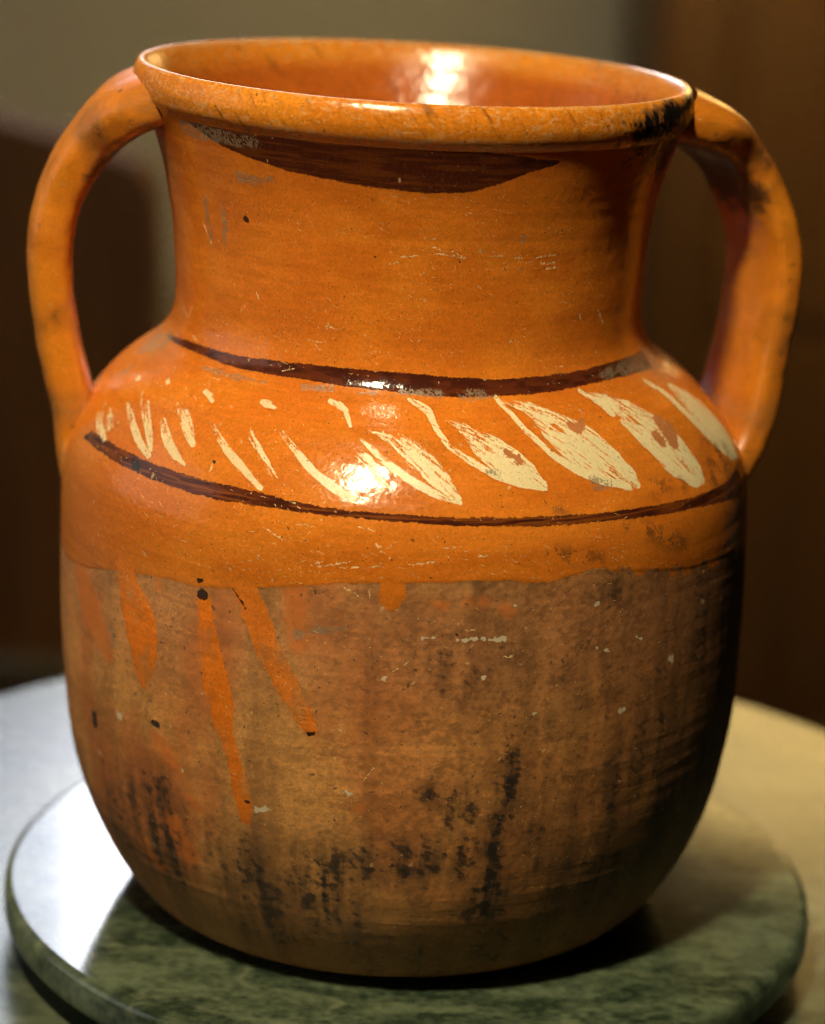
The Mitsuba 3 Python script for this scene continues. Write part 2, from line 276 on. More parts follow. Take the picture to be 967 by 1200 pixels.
# painted marks: (angle, length along the outline, half width) of every brush stroke, drip, stain and chip
MARKS = {
    'scr': [[[0.0784,0.30543,0.00015],[0.1343,0.30414,0.00015]],[[0.0957,0.30334,0.00014],[0.1679,0.30301,0.00014],[0.2183,0.30213,0.00014]],[[0.0579,0.30774,0.00014],[0.0998,0.30739,0.00014]],[[0.167,0.3042,0.00015],[0.2181,0.30236,0.00015]],[[0.3193,0.30285,0.00015],[0.3714,0.30281,0.00015]],[[0.419,0.30224,0.00014],[0.452,0.30217,0.00014]],[[0.5124,0.302,0.00016],[0.6074,0.30259,0.00017]],[[0.539,0.30023,0.00015],[0.6041,0.30019,0.00016]],[[0.5661,0.29867,0.00016],[0.6277,0.29887,0.00016]],[[-0.0754,0.29988,0.00014],[-0.0266,0.30057,0.00014]],[[-0.0269,0.30198,0.00014],[0.0377,0.3027,0.00014]],[[-0.3941,0.27696,0.00014],[-0.3209,0.27688,0.00014]],[[-0.3639,0.2763,0.00019],[-0.3445,0.27484,0.00018]],[[-0.4936,0.26755,0.00017],[-0.4421,0.26884,0.00016]],[[-0.3225,0.28128,0.00015],[-0.2587,0.28105,0.00014]],[[-0.2277,0.21275,0.00013],[-0.1943,0.21428,0.00013]],[[-0.2117,0.21247,0.00013],[-0.1275,0.2147,0.00013]],[[-0.1601,0.21281,0.00013],[-0.138,0.21301,0.00014]],[[-0.1225,0.21316,0.00013],[-0.0392,0.21423,0.00013]],[[0.0262,0.21503,0.00013],[0.0919,0.21568,0.00013]],[[-0.0631,0.21969,0.00013],[-0.0358,0.2174,0.00013]],[[-0.0513,0.21777,0.00013],[-0.0146,0.22021,0.00013]],[[-0.1101,0.22403,0.00014],[-0.0647,0.22325,0.00013]],[[-0.3636,0.22112,0.00014],[-0.3123,0.21847,0.00014]],[[-0.3036,0.22883,0.00013],[-0.2717,0.22738,0.00014]],[[0.2943,0.21589,0.00014],[0.3105,0.21583,0.00014]],[[-0.1386,0.20772,0.00014],[-0.0938,0.20512,0.00014]],[[-0.0747,0.20758,0.00012],[-0.0741,0.20551,0.00012]],[[-0.9614,0.3035,0.00036],[-0.9126,0.29789,0.00036]],[[-0.0817,0.15387,0.00013],[-0.0554,0.15758,0.00013]],[[0.8725,0.28535,0.00031],[0.9151,0.28131,0.00033]],[[0.7453,0.28565,0.00025],[0.768,0.28355,0.00025]],[[-0.6466,0.28753,0.00026],[-0.6336,0.28602,0.00025]],[[-0.5752,0.23669,0.00017],[-0.5692,0.23298,0.00017]],[[0.1136,0.21952,0.00013],[0.1582,0.22,0.00013]],[[0.203,0.21728,0.00014],[0.2278,0.21747,0.00014]],[[-0.3802,0.21171,0.00013],[-0.3737,0.2132,0.00013]],[[-1.048,0.27038,0.00025],[-0.9909,0.26948,0.00023]],[[-1.2103,0.27663,0.00036],[-1.1271,0.27415,0.00015],[-1.0917,0.27782,0.00036]],[[0.2768,0.1899,0.00014],[0.3001,0.18953,0.00014]],[[-0.0105,0.18551,0.00013],[0.0282,0.18832,0.00014]],[[0.0736,0.19928,0.00014],[0.0997,0.19982,0.00014]],[[0.1395,0.19938,0.00014],[0.1573,0.19891,0.00014]],[[0.1732,0.19727,0.00014],[0.1977,0.19747,0.00014]]],
    'leaf': [[0.5,[[1.1477,0.25759,0.0018],[1.2374,0.25051,0.0042],[1.2527,0.24282,0.0054],[1.305,0.23589,0.0048]]],[0.3,[[0.7332,0.26204,0.00086],[0.7751,0.25999,0.00187],[0.8091,0.25724,0.00297]]],[0.55,[[0.3613,0.2629,0.00063],[0.4311,0.26029,0.00174],[0.5052,0.25648,0.00296]]],[0.6,[[0.1246,0.25772,0.00062],[0.1681,0.25542,0.00124],[0.2145,0.25251,0.0018]]],[0.7,[[-0.1231,0.25219,0.00055],[-0.0885,0.25102,0.00081],[-0.0465,0.24963,0.00136]]],[0.15,[[1.1094,0.26052,0.0012],[1.1501,0.25538,0.0018],[1.1621,0.24901,0.0018],[1.1857,0.24232,0.0018],[1.2205,0.23657,0.0018],[1.2735,0.23158,0.0018]]],[0.2,[[1.2547,0.25429,0.0024],[1.2952,0.24775,0.0054],[1.3059,0.2415,0.0084],[1.3375,0.23534,0.0084],[1.37,0.23017,0.0036]]],[0.15,[[0.707,0.26349,0.00064],[0.7601,0.25862,0.00142],[0.7779,0.25451,0.00142]]],[0.15,[[0.7998,0.25079,0.00092],[0.8373,0.24364,0.00168],[0.8753,0.23869,0.00163],[0.9299,0.23244,0.00152],[1.0043,0.22837,0.00112]]],[0.28,[[0.8061,0.25858,0.00245],[0.869,0.2521,0.00583],[0.9043,0.24527,0.00785],[0.9441,0.23848,0.00821],[0.9863,0.2326,0.00574],[1.0194,0.22881,0.0018]]],[0.15,[[0.3411,0.26377,0.00084],[0.377,0.25849,0.00106],[0.4047,0.25244,0.001],[0.4382,0.24805,0.00111],[0.4753,0.24333,0.0012],[0.537,0.23874,0.00143],[0.6146,0.23493,0.0014],[0.69,0.23246,0.00109]]],[0.28,[[0.4598,0.25922,0.00263],[0.5266,0.25154,0.00648],[0.5876,0.24542,0.0081],[0.6443,0.23957,0.00653],[0.6951,0.23537,0.00418],[0.7268,0.23243,0.00124]]],[0.1,[[0.0155,0.26313,0.00055],[0.0553,0.26133,0.00117],[0.0846,0.25942,0.0012],[0.1086,0.25303,0.00085],[0.1417,0.24761,0.00082],[0.2046,0.24324,0.00105],[0.2676,0.23918,0.00103],[0.3462,0.23599,0.00088],[0.4157,0.23437,0.0005]]],[0.3,[[0.2003,0.25254,0.0018],[0.26,0.24752,0.00456],[0.3148,0.24298,0.00496],[0.3644,0.2393,0.00377],[0.409,0.23586,0.00134]]],[0.1,[[-0.2657,0.26059,0.00083],[-0.2306,0.25949,0.00125],[-0.2019,0.25797,0.00092],[-0.1714,0.25264,0.00039]]],[0.25,[[-0.1287,0.24879,0.0005],[-0.0649,0.24351,0.00099],[0.0123,0.23823,0.00119],[0.091,0.23397,0.00117],[0.163,0.23146,0.00059]]],[0.42,[[-0.0747,0.2534,0.00138],[0.0048,0.24777,0.00312],[0.0664,0.24212,0.00349],[0.1139,0.23734,0.00266],[0.1567,0.23263,0.00095]]],[0.1,[[-0.5076,0.25697,0.00085],[-0.4833,0.25643,0.00124],[-0.4521,0.25567,0.00056]]],[0.8,[[-0.4458,0.25515,0.00041],[-0.4045,0.24895,0.0004]]],[0.2,[[-0.3887,0.24806,0.00071],[-0.3291,0.24351,0.00096],[-0.2528,0.23761,0.00115],[-0.1782,0.23333,0.00116],[-0.1329,0.23136,0.0009]]],[0.75,[[-0.1774,0.24758,0.00098],[-0.1041,0.24224,0.00189],[-0.0446,0.23603,0.00188]]],[0.1,[[-0.7586,0.2559,0.00087],[-0.726,0.25496,0.00096],[-0.6964,0.2533,0.00054]]],[0.2,[[-0.6323,0.2461,0.0006],[-0.5462,0.2401,0.00109],[-0.4669,0.23559,0.001],[-0.3974,0.23106,0.00068]]],[0.65,[[-0.5642,0.25063,0.00072],[-0.4816,0.24551,0.00117],[-0.4211,0.24038,0.00093],[-0.3636,0.23472,0.0009]]],[0.2,[[-0.9879,0.25515,0.00063],[-0.9618,0.25439,0.00081]]],[0.2,[[-0.837,0.24304,0.00106],[-0.7706,0.23814,0.00149],[-0.7105,0.23493,0.00123],[-0.6646,0.23307,0.00046]]],[0.5,[[-0.8506,0.25136,0.00115],[-0.769,0.24699,0.00174],[-0.7082,0.24228,0.00169],[-0.669,0.23928,0.00106]]],[0.2,[[-1.1633,0.25129,0.0009],[-1.1404,0.25086,0.00091]]],[0.3,[[-1.067,0.24381,0.00102],[-0.9513,0.23819,0.00116],[-0.8733,0.23457,0.00118],[-0.8121,0.23232,0.00091]]],[0.55,[[-1.0508,0.2495,0.00149],[-0.9618,0.24473,0.00152],[-0.8745,0.23927,0.00134],[-0.8194,0.23427,0.00098]]],[0.5,[[-1.2208,0.24078,0.0015],[-1.1992,0.23641,0.0015],[-1.1309,0.2333,0.00143],[-1.0612,0.23127,0.00099]]],[0.6,[[-1.1751,0.24113,0.0015],[-1.0746,0.23488,0.00155]]]],
    'bandU': [[-1.285,0.266,0.00068],[-1.2414,0.26628,0.00085],[-1.1679,0.26675,0.00097],[-1.0652,0.26726,0.00109],[-0.9477,0.26755,0.00124],[-0.8271,0.26747,0.00147],[-0.7017,0.26741,0.00176],[-0.5636,0.2679,0.00198],[-0.4216,0.26833,0.00216],[-0.2853,0.26827,0.0024],[-0.1617,0.26807,0.00263],[-0.0622,0.26795,0.00275],[0.0273,0.26773,0.00293],[0.1111,0.26718,0.00292],[0.1922,0.2668,0.00284],[0.2733,0.26674,0.00268],[0.3597,0.26655,0.0025],[0.4666,0.26655,0.00248],[0.5824,0.2667,0.00242],[0.6951,0.26698,0.00232],[0.8101,0.26726,0.00228],[0.9327,0.2672,0.00238],[1.0537,0.26692,0.00253],[1.163,0.26647,0.0027],[1.2662,0.26586,0.00304]],
    'bandL': [[-1.1645,0.22948,0.00138],[-1.0957,0.22946,0.00178],[-1.0188,0.2294,0.00194],[-0.9315,0.2292,0.00201],[-0.8437,0.22894,0.00208],[-0.7672,0.22865,0.00218],[-0.6928,0.22842,0.00219],[-0.6143,0.22826,0.0022],[-0.5379,0.22816,0.0022],[-0.4684,0.22818,0.00209],[-0.4024,0.22813,0.00184],[-0.34,0.22784,0.00155],[-0.2767,0.22756,0.00125],[-0.2086,0.22735,0.00103],[-0.1355,0.2272,0.00091],[-0.0515,0.22706,0.00096],[0.0306,0.22687,0.00102],[0.0967,0.22662,0.00102],[0.1599,0.22646,0.00104],[0.2288,0.22639,0.00113],[0.3,0.22617,0.00124],[0.3727,0.22595,0.00124],[0.4483,0.22572,0.00124],[0.5273,0.22549,0.00126],[0.612,0.22518,0.00124],[0.7081,0.22472,0.0013],[0.8052,0.22415,0.00139],[0.8885,0.22367,0.00151],[0.9691,0.22318,0.00165],[1.056,0.22262,0.00193],[1.141,0.22203,0.0023],[1.2185,0.22142,0.00322],[1.2904,0.22082,0.00457]],
    'cres_top': [[-0.9432,0.3355],[-0.7409,0.33384],[-0.4762,0.33461],[-0.2282,0.33576],[-0.0313,0.33557],[0.1377,0.33401],[0.348,0.33215],[0.4814,0.33053],[0.5384,0.32991]],
    'cres_bot': [[-0.9516,0.33483],[-0.8752,0.33166],[-0.7732,0.32837],[-0.6357,0.32571],[-0.4573,0.32337],[-0.2458,0.32175],[-0.0915,0.3208],[0.0606,0.3203],[0.1985,0.32067],[0.305,0.32302],[0.427,0.3265],[0.5056,0.32843],[0.5399,0.32964]],
    'glz': [[-1.3329,0.19131],[-1.2083,0.19118],[-1.0503,0.1934],[-0.8922,0.19717],[-0.7927,0.19923],[-0.6588,0.20124],[-0.556,0.20123],[-0.473,0.20274],[-0.3727,0.2046],[-0.2853,0.2062],[-0.1632,0.20864],[-0.0489,0.20962],[0.0274,0.21004],[0.1967,0.21096],[0.2945,0.21088],[0.3389,0.20973],[0.3964,0.20933],[0.484,0.21129],[0.6085,0.21046],[0.765,0.20787],[0.9061,0.2057],[1.0262,0.20509],[1.1894,0.20358],[1.4387,0.1989]],
    'drip': [[[-0.835,0.19904,0.00423],[-0.8309,0.19689,0.00424],[-0.822,0.19448,0.00426],[-0.804,0.1918,0.00516],[-0.7835,0.1889,0.00635],[-0.7684,0.18592,0.00634],[-0.7576,0.18271,0.00642],[-0.7507,0.17894,0.00533],[-0.748,0.17561,0.0039],[-0.7479,0.17363,0.00322],[-0.7486,0.17191,0.00283],[-0.7498,0.17003,0.00197],[-0.7531,0.16807,0.00102]],[[-0.5304,0.19797,0.00186],[-0.5263,0.19397,0.0022],[-0.5206,0.18953,0.00276],[-0.5129,0.18445,0.00359],[-0.5036,0.17926,0.004],[-0.4918,0.17458,0.00393],[-0.4795,0.17012,0.00374],[-0.4705,0.16571,0.00308],[-0.4616,0.16146,0.00241],[-0.4507,0.1574,0.00232],[-0.4397,0.15349,0.00216],[-0.4301,0.14978,0.00243],[-0.422,0.14597,0.00271],[-0.4154,0.14183,0.00241],[-0.4108,0.13736,0.00164]],[[-0.4153,0.20644,0.00358],[-0.4102,0.20453,0.00338],[-0.4018,0.2022,0.00335],[-0.3874,0.1993,0.00348],[-0.3711,0.19611,0.00372],[-0.3598,0.19303,0.00349],[-0.348,0.18986,0.00336],[-0.3299,0.1866,0.00326],[-0.3087,0.18312,0.00325],[-0.2858,0.17879,0.00312],[-0.2658,0.1749,0.00289],[-0.2527,0.17259,0.00269],[-0.2422,0.17067,0.00242],[-0.2323,0.16878,0.00208],[-0.2235,0.16705,0.00169]],[[-0.0141,0.21029,0.0031],[-0.0158,0.20822,0.0031],[-0.0176,0.20659,0.0031],[-0.0195,0.20535,0.00277],[-0.0214,0.20448,0.00207]]],
    'faint': [[[-0.2716,0.20638,0.00294],[-0.2671,0.19707,0.00309],[-0.2564,0.19013,0.00221]],[[-0.7136,0.15426,0.00109],[-0.688,0.15275,0.00245],[-0.6582,0.14955,0.00245],[-0.6173,0.14611,0.00135]],[[-0.599,0.13935,0.00102],[-0.5824,0.13798,0.00153],[-0.555,0.13609,0.00102]],[[-0.6609,0.12936,0.00319],[-0.642,0.12383,0.00362],[-0.6241,0.1201,0.00335]],[[-0.8223,0.11568,0.003],[-0.7796,0.11123,0.00357]],[[-1.1039,0.19349,0.0048],[-1.0489,0.18504,0.006],[-0.919,0.17414,0.00431]],[[-0.7111,0.20599,0.00197],[-0.6894,0.19805,0.00099]],[[0.0941,0.2047,0.00115],[0.1163,0.20425,0.00115]],[[0.1713,0.20475,0.00091],[0.1869,0.20495,0.00094]],[[0.216,0.2049,0.00138],[0.2318,0.20463,0.00115]],[[0.2731,0.20309,0.00133],[0.292,0.20159,0.00133]],[[-0.1036,0.14495,0.00097],[-0.0922,0.14559,0.00125]],[[-0.3829,0.21628,0.00698],[-0.2867,0.21541,0.00575],[-0.182,0.21167,0.00329]]],
    'soot': [[1.3,[[0.895,0.33245,0.00196],[1.0411,0.32976,0.0037],[1.2087,0.32717,0.0084],[1.2671,0.32925,0.0048]]],[1.0,[[0.3063,0.16095,0.00183],[0.3025,0.1508,0.00285],[0.2962,0.13902,0.00338],[0.2885,0.12598,0.00424],[0.2751,0.11198,0.00501]]],[0.75,[[0.1882,0.15149,0.00302],[0.1987,0.14369,0.00265]]],[0.75,[[-0.4171,0.12454,0.00817],[-0.4101,0.11372,0.01062],[-0.415,0.1026,0.00882]]],[0.9,[[-0.23,0.12918,0.00399],[-0.2103,0.11941,0.00764],[-0.1715,0.10891,0.00726],[-0.1302,0.10058,0.004]]],[0.8,[[-0.1635,0.12647,0.00494],[-0.0452,0.12991,0.00678],[0.0479,0.12922,0.00681],[0.1641,0.13081,0.00625],[0.234,0.13268,0.00512]]],[0.75,[[-0.1524,0.12317,0.00332],[-0.151,0.11408,0.00342]]],[0.7,[[0.0868,0.15034,0.00406],[0.1323,0.14905,0.0031],[0.1612,0.13582,0.00263],[0.1923,0.12439,0.00181]]],[0.8,[[-0.7133,0.13609,0.00709],[-0.7065,0.12536,0.00831],[-0.7212,0.11314,0.00645]]],[0.75,[[-0.855,0.13393,0.00906],[-0.8953,0.11549,0.0108]]],[0.85,[[-0.6527,0.134,0.00168],[-0.6797,0.12344,0.0025],[-0.714,0.11733,0.00315]]],[0.45,[[0.3697,0.14488,0.00446],[0.4324,0.13316,0.00607],[0.4649,0.12097,0.0042]]],[0.6,[[0.5841,0.20632,0.00406],[0.613,0.20471,0.00317]]],[0.5,[[-0.5301,0.1349,0.00149],[-0.5453,0.1205,0.0016]]],[0.35,[[0.3079,0.16838,0.00398],[0.3125,0.15838,0.00366]]],[0.55,[[0.8543,0.16371,0.01722],[0.7774,0.14184,0.0245],[0.6545,0.12247,0.02096]]],[0.5,[[1.0007,0.19555,0.01037],[1.0621,0.16809,0.012]]],[0.3,[[0.4034,0.16997,0.00329],[0.4159,0.14953,0.00297]]],[0.4,[[0.5225,0.18809,0.00606],[0.5575,0.17281,0.0058]]],[0.45,[[0.0326,0.1881,0.00709],[0.2099,0.18587,0.00948]]],[0.25,[[-0.1212,0.18939,0.00671],[-0.0977,0.18247,0.00569]]]],
    'black': [[[-0.5391,0.19945,0.00157],[-0.5334,0.19934,0.00136]],[[-0.5508,0.20302,0.00072],[-0.5426,0.2032,0.00048]],[[-1.0158,0.15057,0.0015],[-1.0152,0.14799,0.0015]],[[-0.6816,0.30743,0.00099],[-0.6774,0.30724,0.00099]],[[-0.1248,0.30174,0.00042],[-0.1232,0.30175,0.00042]],[[-0.4316,0.20141,0.00031],[-0.4057,0.19835,0.0003]],[[-0.4473,0.20324,0.00026],[-0.4211,0.20019,0.00026]],[[-0.4054,0.14272,0.00053],[-0.4028,0.14278,0.00053]],[[-0.5687,0.23604,0.00047],[-0.565,0.23585,0.00047]],[[-0.7112,0.15812,0.00095],[-0.6983,0.15799,0.00091]],[[0.1512,0.19657,0.00044],[0.1535,0.19635,0.00044]],[[-0.2256,0.1658,0.00049],[-0.2164,0.16594,0.00049]],[[-0.8495,0.22853,0.00139],[-0.8331,0.22791,0.00079]],[[-1.1922,0.22841,0.00079],[-1.1668,0.22857,0.00076]]],
    'grey': [[[-0.0134,0.26513,0.00077],[0.0656,0.26513,0.00129],[0.1446,0.26477,0.0008]],[[0.2083,0.26453,0.00106],[0.2793,0.26418,0.00136],[0.3392,0.26432,0.00081]],[[-0.1707,0.26424,0.00066],[-0.0441,0.26394,0.00066]],[[-0.8822,0.26294,0.00066],[-0.7458,0.26307,0.00093],[-0.5463,0.2634,0.00057]],[[-0.3859,0.2641,0.00082],[-0.269,0.26448,0.00079]],[[-1.3961,0.26012,0.0048],[-1.2505,0.26481,0.0036]],[[-1.3209,0.24809,0.0018],[-1.2956,0.25035,0.0018]],[[0.8635,0.26668,0.00125],[1.0598,0.26684,0.00207],[1.3714,0.26516,0.00394]],[[-0.2618,0.1936,0.00161],[-0.2526,0.19396,0.00115]],[[-0.2457,0.19406,0.00059],[-0.1403,0.19628,0.00051]],[[0.2515,0.24019,0.00102],[0.2711,0.23965,0.00077]],[[0.5863,0.23477,0.00185],[0.6194,0.23388,0.00132]],[[-0.6795,0.31918,0.0012],[-0.5973,0.31908,0.00132],[-0.5177,0.32036,0.00098]],[[-0.936,0.33095,0.00288],[-0.7617,0.33049,0.00243],[-0.5629,0.33018,0.00152]],[[0.0698,0.30328,0.00047],[0.0714,0.30328,0.00047]],[[0.4466,0.30748,0.00074],[0.45,0.30748,0.00074]],[[0.4607,0.29903,0.00072],[0.4627,0.29903,0.00072]],[[-0.9198,0.30926,0.0018],[-0.9139,0.30407,0.0018],[-0.914,0.29978,0.0012]],[[-0.7957,0.3095,0.00101],[-0.8213,0.29969,0.00104]],[[-0.895,0.18108,0.00089],[-0.8871,0.17514,0.00089]],[[1.6904,0.24714,0.00159],[1.6559,0.24218,0.00174],[1.6295,0.23697,0.0012]],[[-1.4655,0.23788,0.0024],[-1.5792,0.2397,0.0024]]],
    'chip': [[[0.5813,0.25216,0.00145],[0.6018,0.25107,0.00136],[0.6284,0.25282,0.00104]],[[0.9759,0.24682,0.00313],[0.9836,0.24492,0.00412],[0.9697,0.24125,0.00242]],[[0.321,0.24551,0.00113],[0.3304,0.24497,0.00113]],[[0.3487,0.24361,0.00095],[0.3508,0.24234,0.00082]],[[0.4751,0.24539,0.00078],[0.4767,0.24513,0.00062]],[[0.907,0.24466,0.00184],[0.9152,0.24228,0.00181]]],
    'pale': [[[0.1538,0.19493,0.00071],[0.2073,0.19509,0.00083],[0.2755,0.19439,0.00071]],[[0.0637,0.19505,0.00047],[0.0921,0.19535,0.00047]],[[-0.1487,0.16824,0.0006],[-0.1464,0.16801,0.0006]],[[-0.122,0.15017,0.00088],[-0.1174,0.14998,0.00078]],[[-0.3781,0.14071,0.00079],[-0.34,0.14175,0.00064]],[[0.5487,0.18964,0.00048],[0.5513,0.18961,0.00048]],[[0.5793,0.18894,0.00084],[0.585,0.18885,0.00086]],[[0.6841,0.1908,0.00065],[0.6941,0.18964,0.00052]],[[0.8212,0.18181,0.00102],[0.8259,0.18093,0.00102]],[[0.639,0.17008,0.00108],[0.6421,0.17026,0.00093]],[[0.3677,0.1733,0.00062],[0.37,0.17329,0.00062]],[[0.5386,0.20196,0.00075],[0.5495,0.20205,0.0005]],[[-0.8666,0.15548,0.00111],[-0.8582,0.15551,0.00111]],[[-0.6107,0.14707,0.00063],[-0.6044,0.147,0.00061]],[[0.2239,0.18416,0.00035],[0.225,0.18417,0.00035]],[[0.3053,0.20386,0.00035],[0.3076,0.20385,0.00035]],[[-0.034,0.18298,0.00054],[-0.0277,0.18398,0.00043]]],
    'burn': [[[0.8589,0.33748,0.00524],[0.9702,0.33803,0.00756],[1.2025,0.33744,0.0108],[1.3845,0.33577,0.00643]],[[0.9836,0.33208,0.00412],[1.084,0.33046,0.00377]],[[1.0393,0.23439,0.00448],[1.1792,0.22591,0.01259],[1.3119,0.22001,0.012]],[[0.4075,0.23112,0.00251],[0.4539,0.22843,0.00198]],[[0.7966,0.23008,0.00336],[0.9135,0.22921,0.00245]],[[0.6489,0.2217,0.00139],[0.7237,0.21943,0.00281],[0.8606,0.21343,0.00336]],[[0.4143,0.21743,0.00225],[0.5425,0.21503,0.0023]]],
}
RU = .095


def seg_d(x, y, pts):
    """Signed distance (negative inside) to a tapering stroke."""
    d = mi.Float(1.0)
    for (a0, b0, w0), (a1, b1, w1) in zip(pts[:-1], pts[1:]):
        ax, ay, bx, by = a0 * RU, b0, a1 * RU, b1
        dx, dy = bx - ax, by - ay
        t = dr.clip(((x - ax) * dx + (y - ay) * dy) / (dx * dx + dy * dy + 1e-12), 0, 1)
        d = dr.minimum(d, dr.sqrt(dr.square(x - ax - t * dx) + dr.square(y - ay - t * dy)) - (w0 + t * (w1 - w0)))
    return d


def lerp1(x, pts):
    """Piecewise linear curve through (x, y) pairs."""
    v = mi.Float(pts[0][1])
    for (a0, b0), (a1, b1) in zip(pts[:-1], pts[1:]):
        t = dr.clip((x - a0) / (a1 - a0), 0, 1)
        v = v + (b1 - b0) * t
    return v


def flecks(x, y, cx, cy, prob, size, thin, seed, angle=None):
    """Scattered little marks: one at most per cell, of random place, slant and size. prob may vary."""
    gx, gy = x / cx, y / cy
    i, j = dr.floor(gx), dr.floor(gy)
    r = [cell_rand(i + seed * 71, j, k) for k in range(5)]
    px, py = (gx - i - .25 - .5 * r[0]) * cx, (gy - j - .25 - .5 * r[1]) * cy
    a = (r[2] - .5) * (angle if angle is not None else 6.28)
    c, s = dr.cos(a), dr.sin(a)
    u, v = px * c + py * s, -px * s + py * c
    L = size * (.25 + .75 * r[3] * r[3])
    d = dr.sqrt(dr.square(u / L) + dr.square(v / (L * thin)))
    return dr.select(r[4] < prob, smoothstep(1.15, .75, d), 0.0)


def group_mask(x, y, strokes, soft, w=0.0):
    d = mi.Float(1.0)
    for s in strokes:
        d = dr.minimum(d, seg_d(x, y, s))
    return smoothstep(soft, -soft, d + w)


def paint(uv):
    """Every layer of the jar's wall, from position on the wall alone: a dict of masks."""
    th, s = mi.Float(uv.x), mi.Float(uv.y)
    x, y = th * RU, s
    f1 = fbm(x * 260, y * 260, 1.0, 3) - .5          # few millimetres
    f2 = noise(x * 1500, y * 1500, 5.0) - .5         # brush and grain
    f3 = noise(x * 3300, y * 3300, 9.0) - .5
    xs, ys = x + f1 * .0006, y + f1 * .0006
    M = {}
    xr, yr = .83 * x + .56 * y, -.56 * x + .83 * y
    grit = fbm(xr * 1700, yr * 1700, 2.0, 3)
    # glaze edge and drips
    edge = s - lerp1(th, MARKS['glz'])
    wornr = smoothstep(.25, .9, th)
    g = smoothstep(-.00025 - .0008 * wornr, .00025 + .0008 * wornr, edge + f1 * (.0007 + .009 * wornr) + f2 * (.0003 + .0014 * wornr))
    M['drip'] = group_mask(x + f1 * .0016, ys, MARKS['drip'], .00045, f2 * .0007) * (1 - .55 * smoothstep(.50, .74, fbm(x * 210, y * 75, 51.0, 4)) * smoothstep(.205, .19, s))
    M['glaze'] = dr.maximum(g, M['drip'])
    M['faint'] = group_mask(xs, ys, MARKS['faint'], .0016, f1 * .002 + f2 * .0008)
    # dark brown bands and the crescent under the rim
    band = dr.maximum(group_mask(x, y, [MARKS['bandU']], .00022, f1 * .0005 + f2 * .0004), group_mask(x, y, [MARKS['bandL']], .00022, f1 * .0005 + f2 * .0005))
    inside = dr.minimum(lerp1(th, MARKS['cres_top']) - s, s - lerp1(th, MARKS['cres_bot']))
    inside = dr.select((th > -.975) & (th < .543), inside, -1.0)
    M['crescent'] = smoothstep(-.0003, .0003, inside + f1 * .0006 + f2 * .0003)
    M['band'] = band
    streak = fbm(x * 90, y * 1600, 4.0, 3)
    M['bandthin'] = smoothstep(.46, .66, streak) * .55 * smoothstep(.25, .24, y)
    # cream leaves
    leaf = mi.Float(0.0)
    for dry, pts in MARKS['leaf']:
        (a0, b0, _), (a1, b1, _) = pts[0], pts[-1]
        ex, ey = (a1 - a0) * RU, b1 - b0
        L = math.hypot(ex, ey) + 1e-9
        ex, ey = ex / L, ey / L
        u, v = (x - a0 * RU) * ex + (y - b0) * ey, (y - b0) * ex - (x - a0 * RU) * ey
        hair = noise(u * 110 + 3 * dry, v * 1500 + f1 * .8, 11 * dry) * .46 + noise(u * 500, v * 2600, 3.0) * .28 + grit * .26
        d = seg_d(x + f2 * .0003, y + f3 * .0003, pts)
        wmax = max(p[2] for p in pts)
        start = smoothstep(.55 * L, -.05 * L, u)     # the brush starts dry
        body = smoothstep(.00022, -.00022, d + f1 * .0005)
        thr = .22 + .34 * dry + start * .34 * min(1.0, dry * 1.8) + smoothstep(-.6 * wmax, 0, d) * .14 * dry
        leaf = dr.maximum(leaf, body * smoothstep(thr - .11, thr + .11, hair))
    chip = group_mask(xs, ys, MARKS['chip'], .0003, f2 * .0010 + f1 * .001)
    M['leaf'] = leaf * (1 - .9 * chip)
    M['chip'] = chip
    M['black'] = group_mask(xs, ys, MARKS['black'], .0002, f2 * .0006 + f1 * .0006)
    M['pale'] = group_mask(xs, ys, MARKS['pale'], .0002, .0003 + f2 * .0013 + f1 * .0008)
    M['scr'] = group_mask(x + f2 * .0004, y + f2 * .0005, MARKS['scr'], .00012, f3 * .0003 + f2 * .0003)
    M['grey'] = group_mask(xs, ys, MARKS['grey'], .0005, f1 * .0026 + f2 * .0010) * smoothstep(.28, .62, grit)
    # soot: soft strokes broken up by vertical and horizontal grain
    so = mi.Float(0.0)
    vg = fbm(x * 330 + f1 * .5, y * 38 + f1 * .4, 6.0, 4); hg = fbm(x * 70, y * 900, 8.0, 3)
    fine = fbm(xr * 700 + yr * 150, yr * 620, 12.0, 4)
    gr = vg * .36 + hg * .12 + fine * .52
    wide = fbm(x * 60, y * 40, 21.0, 3)
    for k, pts in MARKS['soot']:
        w = max(p[2] for p in pts)
        q = smoothstep(1.1 * w, -.8 * w, seg_d(x + f1 * .004, y + f1 * .004, pts))
        so = dr.maximum(so, q * k)
    M['haze'] = so * smoothstep(.18, .80, vg * .8 + f1 * .35 + .12)
    foot = smoothstep(.058, .085, s) * smoothstep(.125, .095, s) * smoothstep(.35, .65, wide) * smoothstep(.98, .8, dr.abs(th))
    so = dr.maximum(so, foot * .52)
    thr = .640 - .25 * so
    M['soot'] = smoothstep(thr, thr + .20, gr) * smoothstep(.02, .2, so) * dr.clip(.45 + so * .6, 0, 1)
    bu = group_mask(xs, ys, MARKS['burn'], .0028, f1 * .004)
    M['burn'] = bu * smoothstep(.50, .58, grit * .45 + f1 * .55 + .27 + wide * .1 - .05)
    return M, dict(x=x, y=y, th=th, s=s, f1=f1, f2=f2, f3=f3, grit=grit, vg=vg, hg=hg)


